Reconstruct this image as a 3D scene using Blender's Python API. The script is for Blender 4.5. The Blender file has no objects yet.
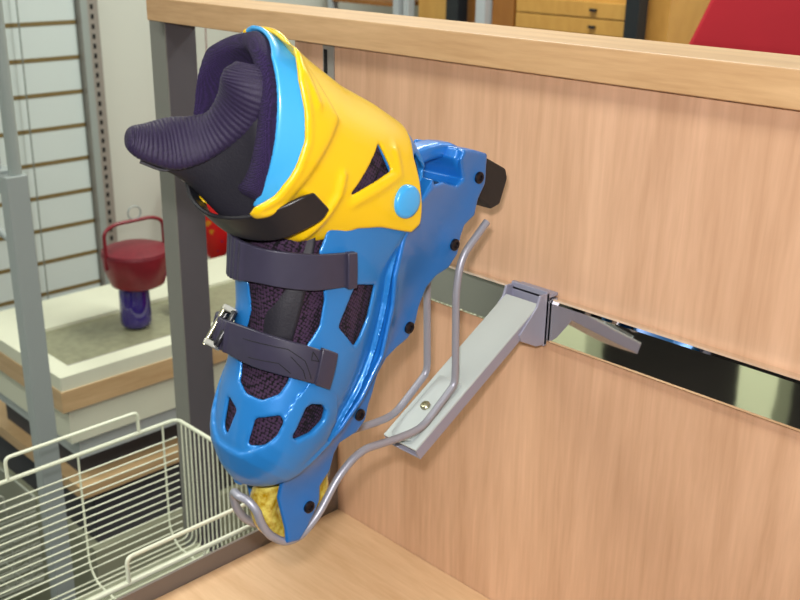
import bpy, bmesh, math, random
import numpy as np
from mathutils import Vector, Matrix

# ------------------------------------------------------------------ camera
SC = bpy.context.scene
COL = SC.collection
CAMPOS = Vector((0.551032, -0.740728, 0.704777))
yaw, pitch, roll = math.radians(45.05), math.radians(20.4), math.radians(0.95)
fw = Vector((-math.sin(yaw)*math.cos(pitch), math.cos(yaw)*math.cos(pitch), -math.sin(pitch)))
rt = fw.cross(Vector((0, 0, 1))).normalized()
up = rt.cross(fw)
rt, up = math.cos(roll)*rt + math.sin(roll)*up, -math.sin(roll)*rt + math.cos(roll)*up
cam_data = bpy.data.cameras.new('camera')
cam = bpy.data.objects.new('camera', cam_data)
COL.objects.link(cam)
cam.matrix_world = Matrix(((rt.x, up.x, -fw.x, CAMPOS.x), (rt.y, up.y, -fw.y, CAMPOS.y), (rt.z, up.z, -fw.z, CAMPOS.z), (0, 0, 0, 1)))
cam_data.sensor_width = 36
cam_data.lens = 1010/800*36
cam_data.clip_start = 0.02
cam_data.dof.use_dof = True
cam_data.dof.focus_distance = 0.84
cam_data.dof.aperture_fstop = 13
SC.camera = cam

# ------------------------------------------------------------------ world and lights
world = bpy.data.worlds.new('world')
SC.world = world
world.use_nodes = True
world.node_tree.nodes['Background'].inputs[0].default_value = (0.86, 0.95, 0.80, 1)
world.node_tree.nodes['Background'].inputs[1].default_value = 0.24

def area(name, loc, target, sx, sy, power, color):
    d = bpy.data.lights.new(name, 'AREA')
    d.shape = 'RECTANGLE'; d.size = sx; d.size_y = sy; d.energy = power; d.color = color
    o = bpy.data.objects.new(name, d); COL.objects.link(o)
    o.location = loc
    o.rotation_euler = (Vector(target)-Vector(loc)).to_track_quat('-Z', 'Y').to_euler()
    return o
# the camera's own flash, 4.5 cm above the lens and a little to its left
fl = CAMPOS + up*0.047 - rt*0.016
area('camera_flash', fl, fl + fw, 0.035, 0.02, 6.9, (1.0, 0.96, 0.95))
# fluorescent ceiling lights of the shop
for lx, ly in ((-0.9, -0.9), (0.9, -1.2), (-0.9, 0.9), (0.6, 1.4)):
    area('ceiling_light', (lx, ly, 1.72), (lx, ly, 0), 1.2, 0.3, (17 if ly < 0 else 31), (0.98, 1.0, 0.90))

area('added_prop_light', (-.75, -1.15, .9), (-.75, -1.8, -.55), .5, .1, 16, (1.0, 1.0, 0.9))   # added lamp, brightens the unseen props that the chrome rail mirrors

SC.view_settings.view_transform = 'Standard'
SC.view_settings.look = 'None'
SC.view_settings.gamma = 1
SC.view_settings.use_curve_mapping = False
SC.view_settings.exposure = -0.08

# ------------------------------------------------------------------ materials
def lin(c):
    return tuple(((v/255)/12.92 if v/255 <= 0.04045 else ((v/255+0.055)/1.055)**2.4) for v in c) + (1,)
def mat(name, rgb, rough=0.5, metal=0.0, noise=0.0, nscale=40, bump=0.0, bscale=200, coat=0.0, alpha=None, trans=0.0, emit=None, spec=None):
    m = bpy.data.materials.new(name); m.use_nodes = True
    nt = m.node_tree; b = nt.nodes['Principled BSDF']
    b.inputs['Base Color'].default_value = lin(rgb)
    b.inputs['Roughness'].default_value = rough
    b.inputs['Metallic'].default_value = metal
    if coat: b.inputs['Coat Weight'].default_value = coat; b.inputs['Coat Roughness'].default_value = 0.12
    if trans: b.inputs['Transmission Weight'].default_value = trans
    if spec is not None: b.inputs['Specular IOR Level'].default_value = spec
    tc = nt.nodes.new('ShaderNodeTexCoord')
    if noise:
        n = nt.nodes.new('ShaderNodeTexNoise'); n.inputs['Scale'].default_value = nscale; n.inputs['Detail'].default_value = 4
        nt.links.new(tc.outputs['Object'], n.inputs['Vector'])
        mx = nt.nodes.new('ShaderNodeMixRGB'); c = lin(rgb)
        mx.inputs[1].default_value = tuple(v*(1-noise) for v in c[:3])+(1,)
        mx.inputs[2].default_value = tuple(min(1, v*(1+noise)) for v in c[:3])+(1,)
        nt.links.new(n.outputs['Fac'], mx.inputs[0]); nt.links.new(mx.outputs[0], b.inputs['Base Color'])
    if bump:
        n = nt.nodes.new('ShaderNodeTexNoise'); n.inputs['Scale'].default_value = bscale
        nt.links.new(tc.outputs['Object'], n.inputs['Vector'])
        bp = nt.nodes.new('ShaderNodeBump'); bp.inputs['Strength'].default_value = bump; bp.inputs['Distance'].default_value = 0.001
        nt.links.new(n.outputs['Fac'], bp.inputs['Height']); nt.links.new(bp.outputs[0], b.inputs['Normal'])
    return m
def wood(name, dark, light, scale, rough=0.45, detail_axis=None, streak=(0,0,0), coat=0.0):
    """scale = mapping scale, small along the grain; fine pores over broad figure"""
    m = bpy.data.materials.new(name); m.use_nodes = True
    nt = m.node_tree; b = nt.nodes['Principled BSDF']; b.inputs['Roughness'].default_value = rough
    if coat: b.inputs['Coat Weight'].default_value = coat
    tc = nt.nodes.new('ShaderNodeTexCoord')
    mp = nt.nodes.new('ShaderNodeMapping'); mp.inputs['Scale'].default_value = scale
    nt.links.new(tc.outputs['Object'], mp.inputs['Vector'])
    n1 = nt.nodes.new('ShaderNodeTexNoise'); n1.inputs['Scale'].default_value = 1.0; n1.inputs['Detail'].default_value = 6; n1.inputs['Roughness'].default_value = 0.65
    n1.inputs['Distortion'].default_value = 0.6
    nt.links.new(mp.outputs[0], n1.inputs['Vector'])
    n2 = nt.nodes.new('ShaderNodeTexNoise'); n2.inputs['Scale'].default_value = 9.0; n2.inputs['Detail'].default_value = 3
    nt.links.new(mp.outputs[0], n2.inputs['Vector'])
    ad = nt.nodes.new('ShaderNodeMath'); ad.operation = 'MULTIPLY_ADD'; ad.inputs[1].default_value = 0.35
    nt.links.new(n2.outputs['Fac'], ad.inputs[0]); nt.links.new(n1.outputs['Fac'], ad.inputs[2])
    r = nt.nodes.new('ShaderNodeValToRGB')
    r.color_ramp.elements[0].position = 0.42; r.color_ramp.elements[0].color = lin(dark)
    r.color_ramp.elements[1].position = 0.88; r.color_ramp.elements[1].color = lin(light)
    nt.links.new(ad.outputs[0], r.inputs[0]); nt.links.new(r.outputs[0], b.inputs['Base Color'])
    return m
def fabric(name, a_, b_, scale, rough=0.85, bump=0.6, fac=(0.45, 0.62)):
    m = bpy.data.materials.new(name); m.use_nodes = True
    nt = m.node_tree; b = nt.nodes['Principled BSDF']; b.inputs['Roughness'].default_value = rough
    b.inputs['Sheen Weight'].default_value = 0.03; b.inputs['Specular IOR Level'].default_value = 0.25
    tc = nt.nodes.new('ShaderNodeTexCoord')
    v = nt.nodes.new('ShaderNodeTexVoronoi'); v.inputs['Scale'].default_value = scale; v.inputs['Randomness'].default_value = 0.3
    nt.links.new(tc.outputs['Object'], v.inputs['Vector'])
    r = nt.nodes.new('ShaderNodeValToRGB')
    r.color_ramp.elements[0].position = fac[0]; r.color_ramp.elements[0].color = lin(a_)
    r.color_ramp.elements[1].position = fac[1]; r.color_ramp.elements[1].color = lin(b_)
    nt.links.new(v.outputs['Distance'], r.inputs[0]); nt.links.new(r.outputs[0], b.inputs['Base Color'])
    bp = nt.nodes.new('ShaderNodeBump'); bp.inputs['Strength'].default_value = bump; bp.inputs['Distance'].default_value = 0.0012; bp.invert = True
    nt.links.new(v.outputs['Distance'], bp.inputs['Height']); nt.links.new(bp.outputs[0], b.inputs['Normal'])
    return m

M = {}
M['beech_panel'] = wood('beech_panel', (188, 146, 114), (220, 178, 146), (22, 1, 1.6))
M['beech_cap'] = wood('beech_cap', (180, 140, 98), (212, 174, 130), (3, 36, 40))
M['beech_shelf'] = wood('beech_shelf', (198, 158, 118), (220, 184, 146), (3.5, 34, 20))
M['blue_shell'] = mat('blue_shell', (36, 122, 196), 0.4, 0.25, coat=0.35)
M['blue_frame'] = mat('blue_frame', (26, 110, 190), 0.38, 0.18, coat=0.4)
M['blue_light'] = mat('blue_light', (62, 162, 226), 0.32, 0.05, coat=0.4)
M['yellow'] = mat('yellow_plastic', (226, 184, 14), 0.34, 0.0, coat=0.4)
M['liner'] = fabric('dark_mesh_fabric', (58, 38, 62), (10, 6, 12), 420)
M['plush'] = fabric('purple_plush', (18, 12, 36), (50, 34, 78), 900, bump=0.9, fac=(0.2, 0.7))
M['ribbed'] = fabric('ribbed_purple_fabric', (18, 14, 30), (52, 42, 72), 1400, rough=0.5, bump=0.25, fac=(0.2, 0.7))
M['black_cloth'] = mat('black_cloth', (26, 24, 34), 0.62, bump=0.25, bscale=600)
M['strap'] = mat('grey_black_plastic', (52, 49, 66), 0.36, noise=0.12, nscale=120)
M['black_strap'] = mat('black_plastic', (26, 25, 30), 0.36)
M['bolt'] = mat('dark_bolt', (28, 26, 34), 0.35, 0.5)
M['rubber'] = mat('black_rubber', (34, 30, 30), 0.7, bump=0.2)
M['clear'] = mat('clear_plastic', (225, 225, 215), 0.12, 0.0, trans=0.55)
M['silver'] = mat('silver_paint', (158, 158, 178), 0.42, 0.3)
M['silver_wire'] = mat('silver_wire', (158, 158, 170), 0.4, 0.35)
M['plate'] = mat('pale_plate', (190, 198, 198), 0.42, 0.25)
M['chrome'] = mat('chrome', (236, 236, 232), 0.035, 1.0, bump=0.12, bscale=14)
M['screw'] = mat('brass_screw', (172, 168, 142), 0.3, 0.8)
M['grey_post'] = mat('grey_post', (86, 82, 88), 0.5, noise=0.05)
M['grey_post_edge'] = mat('grey_post_edge', (124, 124, 118), 0.45)
M['bracket'] = mat('bracket_grey', (118, 108, 102), 0.5)
M['channel'] = mat('channel_grey', (150, 146, 140), 0.45, 0.2)
M['slot'] = mat('slot_black', (14, 14, 16), 0.8)
M['grey_wire'] = mat('grey_wire', (150, 154, 142), 0.5)
M['deck'] = mat('deck_grey_green', (146, 148, 126), 0.6, noise=0.06, nscale=20)
M['white_wire'] = mat('white_wire', (222, 226, 206), 0.35)
M['rack'] = mat('rack_grey', (150, 158, 158), 0.45)
M['rack_tube'] = mat('rack_tube', (150, 160, 158), 0.4)
M['wall'] = mat('wall_paint', (202, 206, 198), 0.85, noise=0.03, nscale=3)
M['slat'] = mat('slat_white', (200, 212, 212), 0.7)
M['groove'] = mat('groove_olive', (116, 98, 58), 0.7)
M['cord'] = mat('grey_cord', (120, 128, 124), 0.7)
M['cream'] = mat('cream_paint', (214, 216, 196), 0.6, noise=0.05, nscale=12)
M['band'] = wood('orange_wood_band', (180, 146, 104), (204, 174, 132), (4, 4, 60))
M['mottled'] = mat('mottled_stone', (138, 138, 112), 0.35, noise=0.38, nscale=55)
M['dark'] = mat('dark_board', (62, 62, 68), 0.7)
M['red'] = mat('red_lacquer', (122, 28, 40), 0.35, noise=0.25, nscale=60)
M['maroon'] = mat('maroon_weave', (110, 20, 36), 0.5, noise=0.4, nscale=120, bump=0.6, bscale=150)
M['violet'] = mat('violet_glass', (44, 26, 110), 0.1, 0.0, coat=1.0)
M['cab'] = wood('cabinet_wood', (176, 128, 58), (202, 156, 80), (6, 2, 2))
M['cab_dark'] = wood('brown_wood', (132, 82, 30), (156, 102, 42), (6, 2, 2))
M['black_post'] = mat('black_post', (22, 28, 34), 0.5)
M['pale_post'] = mat('pale_post', (178, 186, 192), 0.4)
M['red_cloth'] = mat('red_cloth', (176, 10, 36), 0.75, noise=0.15, nscale=6)
M['floor'] = mat('floor_dark', (58, 54, 52), 0.5, noise=0.1, nscale=4)
M['ceiling'] = mat('ceiling_white', (205, 205, 198), 0.9)
M['pale_green'] = mat('pale_green_prop', (236, 244, 206), 0.5)  # only for the unseen props added for the rail's reflection
M['back'] = mat('dark_wall', (50, 46, 50), 0.8)
mw = bpy.data.materials.new('amber_urethane'); mw.use_nodes = True
_b = mw.node_tree.nodes['Principled BSDF']; _n = mw.node_tree.nodes.new('ShaderNodeTexNoise'); _n.inputs['Scale'].default_value = 160; _n.inputs['Detail'].default_value = 5
_t = mw.node_tree.nodes.new('ShaderNodeTexCoord'); _r = mw.node_tree.nodes.new('ShaderNodeValToRGB')
_r.color_ramp.elements[0].position = .38; _r.color_ramp.elements[0].color = lin((186, 144, 16))
_r.color_ramp.elements[1].position = .66; _r.color_ramp.elements[1].color = lin((248, 230, 116))
mw.node_tree.links.new(_t.outputs['Object'], _n.inputs['Vector']); mw.node_tree.links.new(_n.outputs['Fac'], _r.inputs[0]); mw.node_tree.links.new(_r.outputs[0], _b.inputs['Base Color'])
_b.inputs['Roughness'].default_value = .16; _b.inputs['Transmission Weight'].default_value = .3; _b.inputs['Coat Weight'].default_value = .6
M['wheel'] = mw
mr = bpy.data.materials.new('red_print'); mr.use_nodes = True      # red paper lantern with blue and yellow figures
_b = mr.node_tree.nodes['Principled BSDF']; _n = mr.node_tree.nodes.new('ShaderNodeTexNoise'); _n.inputs['Scale'].default_value = 22
_t = mr.node_tree.nodes.new('ShaderNodeTexCoord'); _r = mr.node_tree.nodes.new('ShaderNodeValToRGB'); _r.color_ramp.interpolation = 'CONSTANT'
_r.color_ramp.elements[0].position = 0; _r.color_ramp.elements[0].color = lin((40, 40, 120))
_r.color_ramp.elements[1].position = .36; _r.color_ramp.elements[1].color = lin((214, 24, 30))
_e = _r.color_ramp.elements.new(.68); _e.color = lin((214, 140, 30))
mr.node_tree.links.new(_t.outputs['Object'], _n.inputs['Vector']); mr.node_tree.links.new(_n.outputs['Fac'], _r.inputs[0]); mr.node_tree.links.new(_r.outputs[0], _b.inputs['Base Color'])
M['red_print'] = mr

# ------------------------------------------------------------------ mesh helpers
def link(name, me, material, parent=None):
    o = bpy.data.objects.new(name, me); COL.objects.link(o)
    for m in (material if isinstance(material, (list, tuple)) else [material]): me.materials.append(m)
    if parent is not None: o.parent = parent
    return o
def from_bm(name, bm, material, parent=None, smooth=True, bevel=0.0, angle=35):
    me = bpy.data.meshes.new(name)
    bmesh.ops.recalc_face_normals(bm, faces=bm.faces)
    bm.to_mesh(me); bm.free()
    if smooth:
        me.polygons.foreach_set('use_smooth', [True]*len(me.polygons))
        me.set_sharp_from_angle(angle=math.radians(angle))
    o = link(name, me, material, parent)
    if bevel:
        b = o.modifiers.new('bevel', 'BEVEL'); b.width = bevel; b.segments = 2; b.limit_method = 'ANGLE'; b.angle_limit = math.radians(40)
    return o
def bm_box(bm, x0, x1, y0, y1, z0, z1, mi=0):
    v = [bm.verts.new((x, y, z)) for x in (x0, x1) for y in (y0, y1) for z in (z0, z1)]
    for f in ((0, 1, 3, 2), (4, 6, 7, 5), (0, 4, 5, 1), (2, 3, 7, 6), (0, 2, 6, 4), (1, 5, 7, 3)):
        bm.faces.new([v[i] for i in f]).material_index = mi
def box(name, x0, x1, y0, y1, z0, z1, material, parent=None, bevel=0.0):
    bm = bmesh.new(); bm_box(bm, x0, x1, y0, y1, z0, z1)
    return from_bm(name, bm, material, parent, smooth=False, bevel=bevel)
def resample(pts, n):
    """Catmull-Rom through the points, n points per span"""
    P = [Vector(p) for p in pts]; out = []
    Q = [2*P[0]-P[1]] + P + [2*P[-1]-P[-2]]
    for i in range(1, len(Q)-2):
        for k in range(n):
            t = k/n; a, b, c, d = Q[i-1:i+3]
            out.append(0.5*((2*b)+(c-a)*t+(2*a-5*b+4*c-d)*t*t+(-a+3*b-3*c+d)*t**3))
    out.append(P[-1]); return out
def fillet(pts, r, seg=5):
    P = [Vector(p) for p in pts]; out = [P[0]]
    for i in range(1, len(P)-1):
        a, b, c = P[i-1], P[i], P[i+1]
        d = min(r, (a-b).length*.45, (c-b).length*.45)
        p, q = b+(a-b).normalized()*d, b+(c-b).normalized()*d
        for k in range(seg+1):
            t = k/seg; out.append((1-t)**2*p+2*t*(1-t)*b+t*t*q)
    out.append(P[-1]); return out
def bm_tube(bm, pts, r, seg=8, cap=True, radii=None, closed=False):
    P = [Vector(p) for p in pts]; n = len(P); rings = []
    def tan(i):
        if closed: return (P[(i+1) % n]-P[i-1]).normalized()
        return (P[min(i+1, n-1)]-P[max(i-1, 0)]).normalized()
    t0 = tan(0); ref = Vector((0, 0, 1)) if abs(t0.z) < .9 else Vector((1, 0, 0))
    nrm = (ref - t0*ref.dot(t0)).normalized()
    for i in range(n):
        t = tan(i); nrm = (nrm - t*nrm.dot(t)).normalized(); bn = t.cross(nrm)
        rr = radii[i] if radii else r
        rings.append([bm.verts.new(P[i]+(nrm*math.cos(k*2*math.pi/seg)+bn*math.sin(k*2*math.pi/seg))*rr) for k in range(seg)])
    for i in range(n if closed else n-1):
        A, B = rings[i], rings[(i+1) % n]
        for k in range(seg): bm.faces.new((A[k], A[(k+1) % seg], B[(k+1) % seg], B[k]))
    if cap and not closed: bm.faces.new(rings[0]); bm.faces.new(rings[-1])
def tube(name, pts, r, material, parent=None, seg=8, **k):
    bm = bmesh.new(); bm_tube(bm, pts, r, seg, **k); return from_bm(name, bm, material, parent, angle=50)
def bm_lathe(bm, prof, seg=32, center=(0, 0, 0)):
    cx, cy, cz = center; rings = []
    for r, z in prof:
        rings.append([bm.verts.new((cx+r*math.cos(k*2*math.pi/seg), cy+r*math.sin(k*2*math.pi/seg), cz+z)) for k in range(seg)])
    for A, B in zip(rings, rings[1:]):
        for k in range(seg): bm.faces.new((A[k], A[(k+1) % seg], B[(k+1) % seg], B[k]))
    bm.faces.new(rings[0]); bm.faces.new(rings[-1])
def lathe(name, prof, material, parent=None, seg=32, center=(0, 0, 0), angle=40):
    bm = bmesh.new(); bm_lathe(bm, prof, seg, center); return from_bm(name, bm, material, parent, angle=angle)
def empty(name, loc=(0, 0, 0), rot=(0, 0, 0)):
    o = bpy.data.objects.new(name, None); COL.objects.link(o); o.location = loc; o.rotation_euler = rot; o.empty_display_size = .05
    return o
def tag(o, label, cat, group=None):
    o['label'] = label; o['category'] = cat
    if group: o['group'] = group
    return o
def struct(o): o['kind'] = 'structure'; return o

# ---- boot body fields, millimetres: x across, a towards the toe, b up from the axle line ----
FOOT=np.array([ # a, half width, half height, centre height
(6,.5,.5,57),(4,8,6,57),(0,17,12.5,57),(-4,23,17,57),(-12,32,26,57),(-20,37,30,58),(-30,40,33,60),(-50,43,42,60),(-70,43.5,46,63),
(-90,42,53,66),(-110,40.5,61,72),(-130,39,69,82),(-150,38.5,72,90),(-180,38.5,68,100),(-210,39,62,108),
(-240,38,54,109),(-262,33,46,106),(-275,25,36,103),(-284,14,22,100),(-288,.5,.5,100)],float)[::-1]
LEG=np.array([ # b, centre a, back half, front half, half width
(60,-222,58,50,41),(100,-222,60,52,42),(130,-220,58,56,42),(165,-218,53,60,43),(200,-217,52,61,46),(250,-216,53,62,49),(300,-216,53,62,50)],float)
def foot_f(x,a,b,g=0.):
    A=FOOT[:,0];w=np.interp(a,A,FOOT[:,1])+g;h=np.interp(a,A,FOOT[:,2])+g;c=np.interp(a,A,FOOT[:,3])
    w=np.maximum(w,.3);h=np.maximum(h,.3)
    r=(np.abs(x/w)**2.3+np.abs((b-c)/h)**2.3)**(1/2.3)
    return np.maximum((r-1)*np.minimum(w,h),np.maximum(a-5-g,-287-g-a))
def leg_f(x,a,b,g=0.):
    B=LEG[:,0];c=np.interp(b,B,LEG[:,1]);s=np.where(a<c,np.interp(b,B,LEG[:,2]),np.interp(b,B,LEG[:,3]))+g;w=np.interp(b,B,LEG[:,4])+g
    x=x+np.interp(b,[130,165,200,235],[0,1,4,6.5])
    r=(np.abs(x/w)**2.1+np.abs((a-c)/s)**2.1)**(1/2.1)
    return (r-1)*np.minimum(w,s)
def smin(p,q,k):
    h=np.clip(.5+.5*(q-p)/k,0,1);return q*(1-h)+p*h-k*h*(1-h)
def smax(p,q,k): return -smin(-p,-q,k)
def poly_sd(px,py,pts):
    pts=np.asarray(pts,float);d=np.full(np.broadcast(px,py).shape,1e9);s=np.ones(d.shape)
    n=len(pts)
    for i in range(n):
        v0=pts[i];v1=pts[i-1];ex,ey=v1-v0;wx=px-v0[0];wy=py-v0[1]
        t=np.clip((wx*ex+wy*ey)/(ex*ex+ey*ey+1e-12),0,1)
        d=np.minimum(d,(wx-ex*t)**2+(wy-ey*t)**2)
        c1=py>=v0[1];c2=py<v1[1];c3=ex*wy>ey*wx
        s=np.where((c1&c2&c3)|(~c1&~c2&~c3),-s,s)
    return s*np.sqrt(d)
def body(x,a,b,g=0.):
    f=foot_f(x,a,b,g); l=smax(leg_f(x,a,b,g),b-185.,6.);l=smax(l,62.-b,10.)
    return smin(f,l,10.)

# ------------------------------------------------------------------ the skate's moulded parts (fields in millimetres)
def surface_net(F, org, h):
    """mesh of F<0 on a regular grid: one vertex per crossed cell, one quad per crossed edge"""
    S = F < 0
    c = np.zeros(tuple(n-1 for n in F.shape), np.int8)
    for i in (0, 1):
        for j in (0, 1):
            for k in (0, 1):
                c += S[i:S.shape[0]-1+i, j:S.shape[1]-1+j, k:S.shape[2]-1+k]
    cells = np.argwhere((c > 0) & (c < 8))
    idx = -np.ones(c.shape, np.int64); idx[tuple(cells.T)] = np.arange(len(cells))
    acc = np.zeros((len(cells), 3)); cnt = np.zeros(len(cells))
    C = [(i, j, k) for i in (0, 1) for j in (0, 1) for k in (0, 1)]
    for p in C:
        for ax in range(3):
            if p[ax]: continue
            q = list(p); q[ax] = 1
            fa = F[tuple((cells+p).T)]; fb = F[tuple((cells+q).T)]
            m = (fa < 0) != (fb < 0)
            t = np.where(m, fa/np.where(m, fa-fb, 1), 0)
            v = np.tile(np.array(p, float), (len(cells), 1)); v[:, ax] += t
            acc[m] += v[m]; cnt[m] += 1
    V = (cells + acc/cnt[:, None])*h + org
    quads = []
    for ax in range(3):
        u, w = [(1, 2), (2, 0), (0, 1)][ax]
        a = S[tuple(slice(0, -1) if d == ax else slice(None) for d in range(3))]
        b = S[tuple(slice(1, None) if d == ax else slice(None) for d in range(3))]
        e = np.argwhere(a != b)
        e = e[(e[:, u] > 0) & (e[:, w] > 0) & (e[:, u] < c.shape[u]) & (e[:, w] < c.shape[w])]
        fl_ = a[tuple(e.T)]
        def cell(du, dw):
            z = e.copy(); z[:, u] -= du; z[:, w] -= dw; return idx[tuple(z.T)]
        q = np.stack([cell(1, 1), cell(0, 1), cell(0, 0), cell(1, 0)], 1)
        q[~fl_] = q[~fl_][:, ::-1]
        quads.append(q)
    return V, np.concatenate(quads)
def field_mesh(name, F, org, h, material, parent, smooth=2):
    V, Q = surface_net(F.astype(np.float32), org, h)
    for _ in range(smooth):                       # light relaxation, keeps the moulded roundings soft
        s = np.zeros_like(V); n = np.zeros(len(V))
        for i in range(4):
            np.add.at(s, Q[:, i], V[Q[:, (i+1) % 4]]+V[Q[:, i-1]]); np.add.at(n, Q[:, i], 2)
        V = V*.4 + .6*s/n[:, None]
    me = bpy.data.meshes.new(name)
    me.vertices.add(len(V)); me.loops.add(Q.size); me.polygons.add(len(Q))
    L = np.stack([V[:, 0], -V[:, 1], V[:, 2]], 1)/1000
    me.vertices.foreach_set('co', L.ravel())
    me.loops.foreach_set('vertex_index', Q[:, ::-1].ravel().astype(np.int32)[:])
    me.polygons.foreach_set('loop_start', np.arange(0, Q.size, 4, dtype=np.int32))
    me.polygons.foreach_set('use_smooth', np.ones(len(Q), bool))
    me.update(calc_edges=True); me.validate()
    bm = bmesh.new(); bm.from_mesh(me); bmesh.ops.recalc_face_normals(bm, faces=bm.faces); bm.to_mesh(me); bm.free()
    return link(name, me, material, parent)
def grid(x, a, b, h):
    X = np.arange(x[0], x[1], h, dtype=np.float32)[:, None, None]
    A_ = np.arange(a[0], a[1], h, dtype=np.float32)[None, :, None]
    B_ = np.arange(b[0], b[1], h, dtype=np.float32)[None, None, :]
    return X, A_, B_, np.array([x[0], a[0], b[0]], float)
def cut_plane(X, A_, B_, spec, depth, F, k=2.0, back=40):
    """cut a polygon, drawn on a plane at centre c with normal n, through the field"""
    c, n, pts = spec
    n = np.array(n, float); n /= np.linalg.norm(n)
    u = np.cross([0, 0, 1.], n); u /= np.linalg.norm(u); v = np.cross(n, u)
    dx, da, db = X-c[0], A_-c[1], B_-c[2]
    dep = dx*n[0]+da*n[1]+db*n[2]
    pu = dx*u[0]+da*u[1]+db*u[2]; pv = dx*v[0]+da*v[1]+db*v[2]
    P = np.array(pts); lo = P.min(0)-6; hi = P.max(0)+6
    m = (pu > lo[0]) & (pu < hi[0]) & (pv > lo[1]) & (pv < hi[1]) & (dep > -depth-6) & (dep < back+6)
    s = poly_sd(pu[m], pv[m], pts) - 1.0
    s = np.maximum(s, np.maximum(-depth-dep[m], dep[m]-back))
    F[m] = smax(F[m], -s, k)
def seg_dist(A2, B2, pts):
    d = np.full(A2.shape, 1e9)
    for p, q in zip(pts, pts[1:]):
        ex, ey = q[0]-p[0], q[1]-p[1]
        t = np.clip(((A2-p[0])*ex+(B2-p[1])*ey)/(ex*ex+ey*ey), 0, 1)
        d = np.minimum(d, (A2-p[0]-ex*t)**2+(B2-p[1]-ey*t)**2)
    return np.sqrt(d)
def dens(f):
    return f

SKATE_O = Vector((0, -0.310289, 0.280634))
skate = empty('inline_skate', SKATE_O, (math.atan2(.77329684, .63404416), 0, 0))
tag(skate, 'blue and yellow inline skate resting toe down on the silver wire holder', 'inline skate')
def L3(p): return Vector((p[0]/1000, -p[1]/1000, p[2]/1000))

RIM = lambda a: 222-.62*(np.maximum(a, -250)+218)
SOLE = [(-290, 66), (-258, 64), (-240, 66), (-212, 62), (-183, 50), (-164, 37), (-127, 21), (-92, 19), (-64, 24), (-40, 34), (-20, 44), (4, 54)]
SA = [p[0] for p in SOLE]; SB = [p[1] for p in SOLE]

# lower shell -----------------------------------------------------------------
h = 1.15
X, A_, B_, org = grid((-52, 52), (-296, 12), (0, 186), h)
solid = body(X, A_, B_, 0.)
A2 = np.broadcast_to(A_[0], (A_.shape[1], B_.shape[2])); B2 = np.broadcast_to(B_[0], A2.shape)
sole = np.interp(A2, SA, SB)
# toe bumper below the crease, raised rib beside the lace opening
crease = np.interp(A2, [-110, -71, -54, -33, -13, 10], [70, 78, 82, 81, 80, 82])
ac = np.interp(np.abs(X-3), [0, 12, 22, 31, 36, 39, 41], [-13, -14, -20, -32, -52, -78, -120])
solid = solid - 2.8/(1+np.exp(-(A_-ac)/.9))/(1+np.exp(-(A_+80)/5))/(1+np.exp((B_-92)/1.5))
# welt along the sole
foot_w = np.interp(A2, FOOT[:, 0], FOOT[:, 1])
welt = np.maximum(np.abs(X)-(foot_w+.2)[None]*np.where(A2 > -10, .93, 1)[None], (np.abs(B2-sole-1.5)-1.6)[None])
welt = np.maximum(welt, foot_f(X, A_, B_, 5.))
welt = np.maximum(welt, np.sqrt((X/1.0)**2+np.maximum(-A_-236., 0)**2)-42.)
solid = smin(solid, np.maximum(welt, np.maximum(-A2-284, A2+16)[None]), 3.5)
solid = np.maximum(solid, (sole-3.5-B2)[None])
inner = body(X, A_, B_, -3.6)
inner = np.maximum(inner, (sole+1-B2)[None])
F = smax(solid, -inner, 1.5)
F = smax(F, B_-(176+0*X), 2)
for s in (1, -1):
    pass
OPEN = ((26.1, -104.3, 118.1), (.734, .069, .676), [(-95, 14), (-75.2, 10.8), (-68.6, 9.2), (-60.1, 8.0), (-45.2, -5.6), (-33.6, -13.7), (-17.1, -20.7), (-0.3, -20.5), (14.2, -19.7), (29.6, -22.8), (38.1, -22.4), (47.5, -15.2), (49.4, -4.1), (44.3, 4.9), (36.2, 11.7), (23.6, 18.0), (8.1, 19.6), (-2.3, 22.8), (-16.3, 33.4), (-28.6, 46.9), (-40.1, 61.5), (-95, 75)])
cut_plane(X, A_, B_, OPEN, 26, F, 2.5, back=80)
HOLES = [
 ((42.3, -59.4, 64.9), (.997, .053, .06), [(-5.7, 9.2), (-8.9, 7.3), (-12.2, -2.6), (-10.1, -7.7), (-3.7, -10.5), (7.4, -5.7), (16.9, 3.7), (16.2, 6.3)]),
 ((30.4, -38.3, 85.6), (.655, .333, .678), [(.9, 10.3), (-12.5, 1.3), (-11, -2.3), (-2.6, -5.8), (8.6, -4.8), (16.6, 1.4)]),
 ((-4.2, -33.4, 94.1), (-.051, .429, .902), [(4.8, 11.9), (-5.1, 7.7), (-1.7, -10.9), (2.0, -8.7)]),
 ((37.2, -142.7, 66.8), (.989, -.076, -.126), [(-16.7, 16), (.2, 13.5), (14.2, 11.9), (18.7, -11.7), (12.1, -13.8), (-3.4, -12.8), (-25.2, -3.1)])]
TRI = [(-255, 138), (-240, 110), (-204, 138)]
tri3 = poly_sd(A2, B2, TRI)
F = smax(F, -tri3[None]+0*X, 2.)
cut_plane(X, A_, B_, ((37.5, -248.0, 72.2), (.803, -.201, .562), [(-23.7, 12.4), (-20.9, -.4), (-10.8, -8.6), (2.0, -10.8), (16.3, -9.2), (24.9, -5.1), (22.6, 3.1), (-2.9, 12.7)]), 12, F, 2.0, back=20)
for hs in HOLES: cut_plane(X, A_, B_, hs, 14, F, 2.5, back=14)
shell = field_mesh('shell', F, org, h, M['blue_shell'], skate, smooth=4)

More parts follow.
